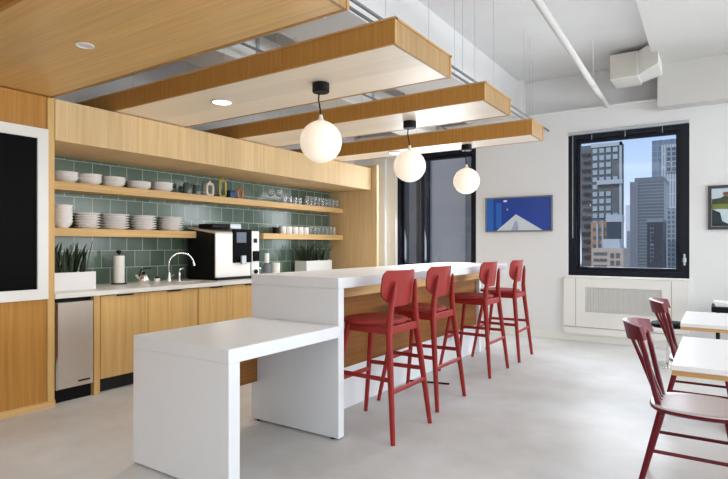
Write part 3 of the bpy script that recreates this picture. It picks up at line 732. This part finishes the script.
# lower shelf: a tall stack of deep bowls, then plates
proto = obj('bowl', bowl_g(.086, .070), 'ceramic', smooth=True)
for i in range(6):
    o = proto if i == 0 else proto.copy()
    if i: COL.objects.link(o)
    o.location = (-5.06, 2.585, Z2 + .0005 + i * .0285)
    tag(o, 'deep white bowl, %s in the tall stack at the lower shelf end' % nth(i, 6), 'bowl', 'tall stack of deep bowls on the lower shelf')
def plate_g(r):
    return G().lathe([(0, 0), (r * .6, 0), (r * .64, .005), (r * .97, .018), (r, .022), (r * .985, .025), (r * .64, .012), (0, .008)], seg=30)
proto = None
for s, (y, n, r) in enumerate(((2.83, 6, .118), (3.11, 6, .137), (3.43, 6, .134), (3.77, 6, .134))):
    proto = obj('plate', plate_g(r), 'ceramic', smooth=True)
    for i in range(n):
        o = proto if i == 0 else proto.copy()
        if i: COL.objects.link(o)
        o.location = (-5.08 + random.uniform(-.003, .003), y + random.uniform(-.003, .003), Z2 + .0005 + i * .0255)
        tag(o, 'white plate, %s in the %s plate stack on the lower shelf' % (nth(i, n), ['first', 'second', 'third', 'fourth'][s]), 'plate', 'stacked plates on the lower shelf')

# ornaments on the upper shelf
def ring_vase(label, y, w_, h, m, thick):
    t = thing('vase', label, 'vase', (-5.06, y, Z1))
    pts = []
    for k in range(33):
        a = 2 * PI * k / 32
        cx, cz = math.cos(a), math.sin(a)
        q = lambda v: math.copysign(abs(v) ** 0.44, v)
        pts.append((0, q(cx) * (w_ / 2 - thick), h * 0.45 + thick * 0.05 + q(cz) * (h * 0.45 - thick)))
    obj('body', G().tube(pts, thick, 10, ref=(1, 0, 0)), m, t, smooth=True)
    obj('neck', G().lathe([(thick * .9, h * .86), (thick * .75, h * .93), (thick * .95, h), (thick * .7, h), (thick * .5, h * .9)], seg=14), m, t, smooth=True)
    return t
ring_vase('cream ring-shaped vase standing on the upper shelf', 4.30, .125, .185, 'cream', .017)
ring_vase('tall olive-yellow ring vase on the upper shelf beside the cream one', 4.495, .125, .245, 'yellow', .015)
t = thing('box', 'small cobalt blue box on the shelf right of the olive vase', 'box', (-5.07, 4.64, Z1))
obj('box_body', G().box(-.05, .05, -.052, .052, 0, .085, .004), 'blue', t); obj('lid', G().box(-.053, .053, -.055, .055, .0855, .10, .004), 'blue', t)
ring_vase('small amber ring vase at the right end of the shelf ornaments', 4.78, .110, .150, 'amber', .015)
for k, (y, h) in enumerate(((4.00, .13), (4.13, .115))):
    t = thing('glass_jar', ('smoked glass jar nearest the bowls on the upper shelf', 'smoked glass jar nearest the cream vase on the upper shelf')[k], 'jar', (-5.09, y, Z1), 0, 'smoked jars')
    obj('jar_body', G().lathe([(0, 0), (.045, 0), (.048, .01), (.048, h * .8), (.036, h), (0, h)], seg=20), 'smoke', t, smooth=True)
    obj('rim', G().lathe([(.036, h), (.039, h), (.039, h + .008), (.03, h + .008)], seg=20), 'smoke', t)

# glassware
def tumbler_g(r, h): return G().lathe([(0, 0), (r * .82, 0), (r, h), (r - .003, h), (r * .80, .008), (0, .008)], seg=16)
def stem_g(r, h): return G().lathe([(0, 0), (r * .8, 0), (r * .78, .004), (.006, .012), (.005, h * .45), (r * .7, h * .55), (r, h * .78), (r * .8, h), (r * .77, h), (r * .95, h * .78), (r * .6, h * .57), (0, h * .5)], seg=16)
def row(name, proto_g, m, cat, spots, z, labels, group):
    base = obj(name, proto_g, m, smooth=True)
    for i, (x, y) in enumerate(spots):
        o = base if i == 0 else base.copy()
        if i: COL.objects.link(o)
        o.location = (x, y, z)
        tag(o, labels(i), cat, group)
row('wine_glass', stem_g(.052, .18), 'glass', 'glass', [(-5.08, 5.36), (-5.02, 5.46)], Z1 + .0005,
    lambda i: ('stemmed wine glass at the left end of the upper shelf glassware', 'stemmed wine glass set forward beside the other stemmed glass')[i], 'wine glasses')
ORDX = ['first', 'second', 'third', 'fourth', 'fifth', 'sixth', 'seventh', 'eighth', 'ninth', 'tenth']
row('low_tumbler', tumbler_g(.043, .095), 'glass', 'glass', [(-5.05, 5.60 + .105 * i) for i in range(4)], Z1 + .0005,
    lambda i: 'low clear tumbler, %s after the wine glasses on the upper shelf' % ORDX[i], 'low tumblers')
row('tall_tumbler', tumbler_g(.034, .135), 'glass', 'glass', [(-5.03, 6.06 + .092 * i) for i in range(9)], Z1 + .0005,
    lambda i: 'tall clear tumbler, %s from the left in the row on the upper shelf' % ORDX[i], 'tall tumblers on the upper shelf')
row('tall_tumbler', tumbler_g(.034, .120), 'glass', 'glass', [(-5.03, 6.15 + .096 * i) for i in range(7)], Z2 + .0005,
    lambda i: 'clear tumbler, %s after the white mugs on the lower shelf' % ORDX[i], 'tumblers on the lower shelf')
def mug(label, y):
    t = thing('mug', label, 'mug', (-5.03, y, Z2 + .0005), 0, 'white mugs on the lower shelf')
    obj('cup', G().lathe([(0, 0), (.044, 0), (.047, .006), (.047, .102), (.043, .102), (.043, .010), (0, .008)], seg=20), 'ceramic', t, smooth=True)
    obj('handle', G().tube([(-.02, .036, .082), (-.03, .058, .075), (-.032, .062, .05), (-.03, .055, .028), (-.02, .036, .022)], .006, 8), 'ceramic', t, smooth=True)
    return t
m0 = mug('white mug, first from the left on the lower shelf', 5.545)
for i in range(1, 5):
    o = copy_tree(m0); o.location.y = 5.545 + .122 * i
    o['label'] = 'white mug, %s from the left on the lower shelf' % ORDX[i]
t = thing('tin', 'small dark tin left of the white mugs on the lower shelf', 'tin', (-5.05, 5.43, Z2))
obj('tin_body', G().lathe([(0, 0), (.045, 0), (.045, .075), (0, .075)], seg=18), 'black', t, smooth=True)
obj('lid', G().lathe([(0, .075), (.047, .075), (.047, .088), (0, .09)], seg=18), 'dark_steel', t, smooth=True)

# ================================================================ BAR AND LOW TABLE
BX0, BX1, BY0, BY1, BZ = -2.875, -2.08, 2.83, 6.17, 1.067
t = thing('bar_counter', 'long white waterfall bar counter with an oak front and white base', 'bar counter', ((BX0 + BX1) / 2, BY0, 0))
cx = (BX0 + BX1) / 2; L = BY1 - BY0; hx = (BX1 - BX0) / 2
obj('bar_top', G().box(-hx, hx, 0, L, BZ - .072, BZ, .003), 'solid', t)
e1 = obj('end_panel', G().box(-hx, hx, 0.0, .062, .012, BZ - .0725, .003), 'solid', t)
obj('foot', G().lathe([(0, 0), (.025, 0), (.025, .013), (0, .013)], (hx - .06, .03, 0), 14), 'black', e1)
obj('foot', G().lathe([(0, 0), (.025, 0), (.025, .013), (0, .013)], (-hx + .06, .03, 0), 14), 'black', e1)
obj('end_panel', G().box(-hx, -2.40 - cx, L - .062, L, .0, BZ - .0725, .003), 'solid', t)
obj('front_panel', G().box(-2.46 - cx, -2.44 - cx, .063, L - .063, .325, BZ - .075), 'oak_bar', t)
obj('apron_rail', G().box(-2.30 - cx, -2.275 - cx, .063, L - .063, BZ - .165, BZ - .073), 'oak_y', t)
obj('base', G().box(-2.66 - cx, -2.45 - cx, .063, L - .063, 0, .323), 'solid', t)
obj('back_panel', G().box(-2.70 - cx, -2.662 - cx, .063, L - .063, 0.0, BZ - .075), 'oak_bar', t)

TX0, TX1, TY0, TZ = -2.868, -2.062, 1.872, 0.755
t = thing('low_table', 'low white block table joined square to the end of the bar', 'table', ((TX0 + TX1) / 2, TY0, 0))
hx = (TX1 - TX0) / 2
obj('table_top', G().box(-hx, hx, 0, BY0 - TY0 - .001, TZ - .075, TZ, .003), 'solid', t)
obj('end_leg', G().box(-hx, hx, 0, .076, .012, TZ - .0752, .0015), 'solid', t)
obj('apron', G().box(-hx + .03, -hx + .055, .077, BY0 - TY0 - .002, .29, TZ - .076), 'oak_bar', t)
for x in (-hx + .06, hx - .06): obj('foot', G().lathe([(0, 0), (.025, 0), (.025, .013), (0, .013)], (x, .04, 0), 14), 'black', t)
tag(obj('floor_cable', G().tube([(-2.474, 4.43, .008), (-2.38, 4.45, .008), (-2.22, 4.50, .008), (-2.07, 4.53, .008)], .008, 8), 'black', smooth=True), 'short black cable on the floor behind the red bar stools', 'cable')

# ================================================================ RED BAR STOOLS
def make_stool():
    t = thing('bar_stool', 'red', 'bar stool', (0, 0, 0), 0, 'red bar stools along the bar')
    # seat: rounded shield, dished
    g = G(); n = 36; zt = .775
    def outline(a):
        c, s_ = math.cos(a), math.sin(a); p = 2.6
        r = (abs(c) ** p + abs(s_) ** p) ** (-1 / p)
        x, y = r * c * .215 - .015, r * s_ * (.215 - .025 * c)
        return x, y
    prof = [(0, -.014), (.45, -.012), (.80, -.005), (.94, 0.0), (.99, -.006), (1.0, -.015), (.985, -.026), (.93, -.032), (0.0, -.032)]
    rings = []
    for k, z in prof:
        if k == 0: rings.append([g.bm.verts.new((-.015, 0, zt + z))]); continue
        rings.append([g.bm.verts.new((outline(2 * PI * i / n)[0] * k, outline(2 * PI * i / n)[1] * k, zt + z)) for i in range(n)])
    for A, B in zip(rings, rings[1:]):
        for i in range(n):
            j = (i + 1) % n
            if len(A) == 1: g.bm.faces.new((A[0], B[i], B[j]))
            elif len(B) == 1: g.bm.faces.new((A[i], B[0], A[j]))
            else: g.bm.faces.new((A[i], B[i], B[j], A[j]))
    obj('seat', g, 'red', t, smooth=True)
    # back: bent plywood, round at the corners
    grid = []
    for i in range(17):
        s_ = i / 16; z = .868 + .245 * s_
        lo = max(0.0, 1 - s_ / .50); hi = max(0.0, (s_ - .72) / .28)
        hw = .214 * (max(0.0, 1 - lo ** 2.3)) ** .46 * (1 - .16 * hi ** 3)
        hw = max(hw, .095)
        row_ = []
        for j in range(17):
            y = hw * (j - 8) / 8
            x = .196 + .03 * s_ - 1.15 * y * y
            nn = Vector((1, 2.3 * y, -.12)).normalized()
            row_.append(((x, y, z), nn))
        grid.append(row_)
    obj('backrest', G().sheet(grid, .016), 'red', t, smooth=True)
    foot_b, seat_b, top_b = (.278, .262), (.205, .190), (.232, .155)
    for sg in (-1, 1):
        g = G().tube([(foot_b[0], sg * foot_b[1], 0), (.262, sg * .247, .16), (seat_b[0], sg * seat_b[1], .72), (.204, sg * .168, .84), (.222, sg * .142, 1.0), (.226, sg * .138, 1.045)],
                     [.0165, .019, .025, .0235, .0165, .008], 12, flat=.8, ref=(0, 1, 0))
        obj('leg', g, 'red', t, smooth=True)
        g = G().tube([(-.265, sg * .245, 0), (-.145, sg * .150, .745)], [.015, .0215], 12)
        obj('leg', g, 'red', t, smooth=True)
        obj('side_rail', G().hexa([(-.15, sg * .153 - .010, .69), (.20, sg * .186 - .010, .69), (.20, sg * .186 + .010, .69), (-.15, sg * .153 + .010, .69),
                                   (-.15, sg * .148 - .010, .742), (.20, sg * .180 - .010, .742), (.20, sg * .180 + .010, .742), (-.15, sg * .148 + .010, .742)]), 'red', t)
        obj('stretcher', G().tube([(-.200, sg * .193, .40), (.236, sg * .222, .40)], .0115, 10, flat=1.35), 'red', t, smooth=True)
    obj('back_rail', G().box(.195, .217, -.185, .185, .69, .742, .004), 'red', t)
    obj('front_rail', G().box(-.158, -.138, -.15, .15, .69, .742, .004), 'red', t)
    obj('stretcher', G().tube([(.249, -.233, .325), (.249, .233, .325)], .0115, 10, flat=1.35), 'red', t, smooth=True)
    obj('footrest', G().tube([(-.206, -.200, .345), (-.206, .200, .345)], .0125, 10, flat=1.35), 'red', t, smooth=True)
    return t
s0 = make_stool()
SL = ['red wooden bar stool nearest the low white table', 'red wooden bar stool, second from the low white table', 'red wooden bar stool, second from the far end of the bar', 'red wooden bar stool at the far end of the bar']
for i, (x, y, a) in enumerate(((-2.02, 3.22, 0.0), (-2.085, 4.0, 0.0), (-2.12, 5.22, 0.0), (-2.11, 6.06, 0.03))):
    o = s0 if i == 0 else copy_tree(s0)
    o.location = (x, y, 0); o.rotation_euler = (0, 0, a); o['label'] = SL[i]

# ================================================================ RIGHT-HAND TABLES, CHAIRS, STOOL
def cafe_table(label, x0, x1, y0, y1):
    t = thing('cafe_table', label, 'table', ((x0 + x1) / 2, (y0 + y1) / 2, 0), 0, 'white-topped cafe tables')
    a, b = (x1 - x0) / 2, (y1 - y0) / 2
    obj('table_top', G().box(-a, a, -b, b, .728, .752, .002), 'laminate', t)
    obj('top_edge', G().box(-a + .001, a - .001, -b + .001, b - .001, .706, .7275), 'oak_edge', t)
    obj('column', G().box(-.035, .035, -.035, .035, .02, .70, .004), 'black', t)
    obj('top_plate', G().box(-.16, .16, -.16, .16, .698, .705), 'black', t)
    obj('base_plate', G().box(-.21, .21, -.21, .21, 0, .02, .006), 'black', t)
cafe_table('white cafe table with a plywood edge nearest the camera', -.18, .76, 2.735, 3.62)
cafe_table('white cafe table with a plywood edge nearer the window wall', -.225, .72, 4.23, 5.02)

def make_chair():
    t = thing('spindle_chair', 'x', 'chair', (0, 0, 0), 0, 'dark red spindle chairs at the cafe tables')
    n = 36; zt = .458
    def outline(a):
        c, s_ = math.cos(a), math.sin(a); p = 3.0
        r = (abs(c) ** p + abs(s_) ** p) ** (-1 / p)
        return r * c * .215, r * s_ * (.215 + .012 * c)
    def shell(prof):
        g = G(); rings = []
        for k, z in prof:
            if k == 0: rings.append([g.bm.verts.new((0, 0, zt + z))]); continue
            rings.append([g.bm.verts.new((outline(2 * PI * i / n)[0] * k, outline(2 * PI * i / n)[1] * k, zt + z)) for i in range(n)])
        for A, B in zip(rings, rings[1:]):
            for i in range(n):
                j = (i + 1) % n
                if len(A) == 1: g.bm.faces.new((A[0], B[i], B[j]))
                elif len(B) == 1: g.bm.faces.new((A[i], B[0], A[j]))
                else: g.bm.faces.new((A[i], B[i], B[j], A[j]))
        return g
    obj('seat', shell([(0, -.018), (.92, -.016), (.975, -.010), (1.0, -.014), (.99, -.024), (.93, -.032), (0, -.032)]), 'dark_red', t, smooth=True)
    st = obj('seat_glare_top', shell([(0, -.012), (.5, -.011), (.80, -.005), (.93, 0.0), (.972, -.004), (.972, -.0155), (0, -.0155)]), 'seat_glare', t, smooth=True)  # added pale layer standing for glare on the dark red seat
    st['label'] = 'seat top with glare put into its pale colour'
    grid = []
    for i in range(6):
        s_ = i / 5; row_ = []
        for j in range(17):
            u = (j - 8) / 8; y = .172 * u
            x = -.318 - .022 * s_ + 3.3 * y * y
            z = .775 + .100 * s_ - (.016 * u * u) * (2 * s_ - 1)
            row_.append(((x, y, z), Vector((1, -6.6 * y, .22)).normalized()))
        grid.append(row_)
    obj('crest_rail', G().sheet(grid, .022), 'dark_red', t, smooth=True)
    for k in range(5):
        u = (k - 2) / 2
        yb, yt = .120 * u, .148 * u
        xt = -.318 + 3.3 * yt * yt
        obj('spindle', G().tube([(-.165, yb, .445), (xt, yt, .80)], [.011, .009] if abs(u) < .9 else [.015, .013], 8), 'dark_red', t, smooth=True)
    for sx_, fx, fy, tx, ty in ((-1, -.255, .195, -.150, .140), (1, .205, .195, .135, .145)):
        for sg in (-1, 1):
            obj('leg', G().tube([(fx, sg * fy, 0), (tx, sg * ty, .432)], [.013, .020], 10), 'dark_red', t, smooth=True)
    for sg in (-1, 1):
        obj('stretcher', G().tube([(-.205, sg * .168, .225), (.172, sg * .170, .225)], .0095, 8), 'dark_red', t, smooth=True)
    obj('stretcher', G().tube([(.172, -.170, .27), (.172, .170, .27)], .0095, 8), 'dark_red', t, smooth=True)
    return t
c0 = make_chair(); c0.location = (-.10, 3.285, 0); c0['label'] = 'dark red spindle-back chair nearest the camera'
c1 = copy_tree(c0); c1.location = (-.105, 4.64, 0); c1['label'] = 'dark red spindle-back chair at the farther cafe table'

t = thing('swivel_stool', 'low round black stool on a chrome base near the radiator', 'stool', (-.455, 6.55, 0))
obj('base_disc', G().lathe([(0, 0), (.195, 0), (.195, .008), (.15, .018), (.03, .03), (0, .03)], seg=36), 'chrome', t, smooth=True)
obj('stem', G().tube([(0, 0, .025), (0, 0, .42)], .024, 14), 'chrome', t, smooth=True)
obj('seat', G().lathe([(0, .41), (.155, .41), (.175, .425), (.175, .445), (.155, .462), (0, .464)], seg=36), 'gloss_black', t, smooth=True)

t = thing('side_table', 'black side table against the back wall behind the cafe tables', 'side table', (-.08, 7.0, 0))
obj('table_top', G().box(0, .9, 0, .45, .545, .605, .01), 'black', t)
for x in (.06, .84):
    for y in (.05, .40): obj('leg', G().tube([(x, y, 0), (x, y, .546)], .02, 8), 'black', t)
tag(obj('magazine', G().hexa([(0, 0, 0), (.42, 0, .0), (.42, .3, .0), (0, .3, .0), (-.02, 0, .05), (.42, 0, .012), (.42, .3, .012), (-.02, .3, .05)]), 'laminate', loc=(-.04, 7.06, .607)), 'white ring binder lying on the black side table', 'binder')

# ================================================================ PICTURES
def picture(label, x0, x1, z0, z1):
    t = thing('picture', label, 'picture', (x0, YB, z0))
    return t, x1 - x0, z1 - z0
t, pw, ph = picture('framed blue picture of a white pointed pier on the back wall', -2.875, -1.914, 1.47, 1.972)
obj('frame', G().frame('y', -.03, -.002, 0, pw, 0, ph, .018), M['grey'], t)
obj('print', G().box(.018, pw - .018, -.016, -.006, .018, ph - .018), mat('deep_blue_print', rgb(22, 66, 158), .35, noise=.12, nscale=3), t)
lb = mat('light_blue_print', rgb(36, 104, 190), .35, noise=.1)
obj('light_band', G().box(.02, .12, -.018, -.0165, .02, ph - .02).box(.16, .24, -.018, -.0165, .06, ph - .08), lb, t)
obj('pier_shape', G().prism([(.17, .02), (pw * .47, ph * .50), (pw * .86, .02)], 'y', -.0185, -.0163), mat('pale_pier_print', rgb(206, 216, 222), .4, noise=.06, nscale=20), t)
obj('pier_centre', G().prism([(pw * .40, .02), (pw * .44, ph * .24), (pw * .47, ph * .34), (pw * .50, ph * .24), (pw * .51, .02)], 'y', -.0195, -.0186), mat('lilac_print', rgb(160, 172, 206), .4), t)
obj('glint', G().box(.27, .32, -.0182, -.0164, ph - .07, ph - .045).box(.32, .335, -.0182, -.0164, ph - .19, ph - .17), 'paper', t)
t, pw, ph = picture('dark framed landscape picture with a pond at the right edge', -.119, .75, 1.465, 1.985)
obj('frame', G().frame('y', -.03, -.002, 0, pw, 0, ph, .035), mat('dark_picture_frame', rgb(58, 60, 62), .4), t)
obj('print', G().box(.035, pw - .035, -.016, -.006, .035, ph - .035), mat('pale_sky_print', rgb(190, 206, 216), .4, noise=.05), t)
obj('trees', G().prism([(.04, .30), (.04, .36), (.12, .37), (.17, .40), (.22, .39), (.35, .42), (.6, .38), (pw - .04, .40), (pw - .04, .28)], 'y', -.0185, -.0163), mat('tree_print', rgb(52, 66, 34), .4, noise=.4, nscale=30), t)
obj('lawn', G().box(.036, pw - .036, -.0186, -.0164, .24, .30), mat('lawn_print', rgb(112, 124, 60), .4, noise=.3, nscale=15), t)
obj('pond', G().prism([(.04, .04), (.04, .24), (.12, .20), (.14, .10), (.24, .04)], 'y', -.0187, -.0164), mat('dark_pond_print', rgb(24, 40, 44), .4, noise=.3, nscale=20), t)
obj('building', G().box(.15, .22, -.0188, -.0164, .40, .44), mat('red_house_print', rgb(120, 70, 64), .4), t)
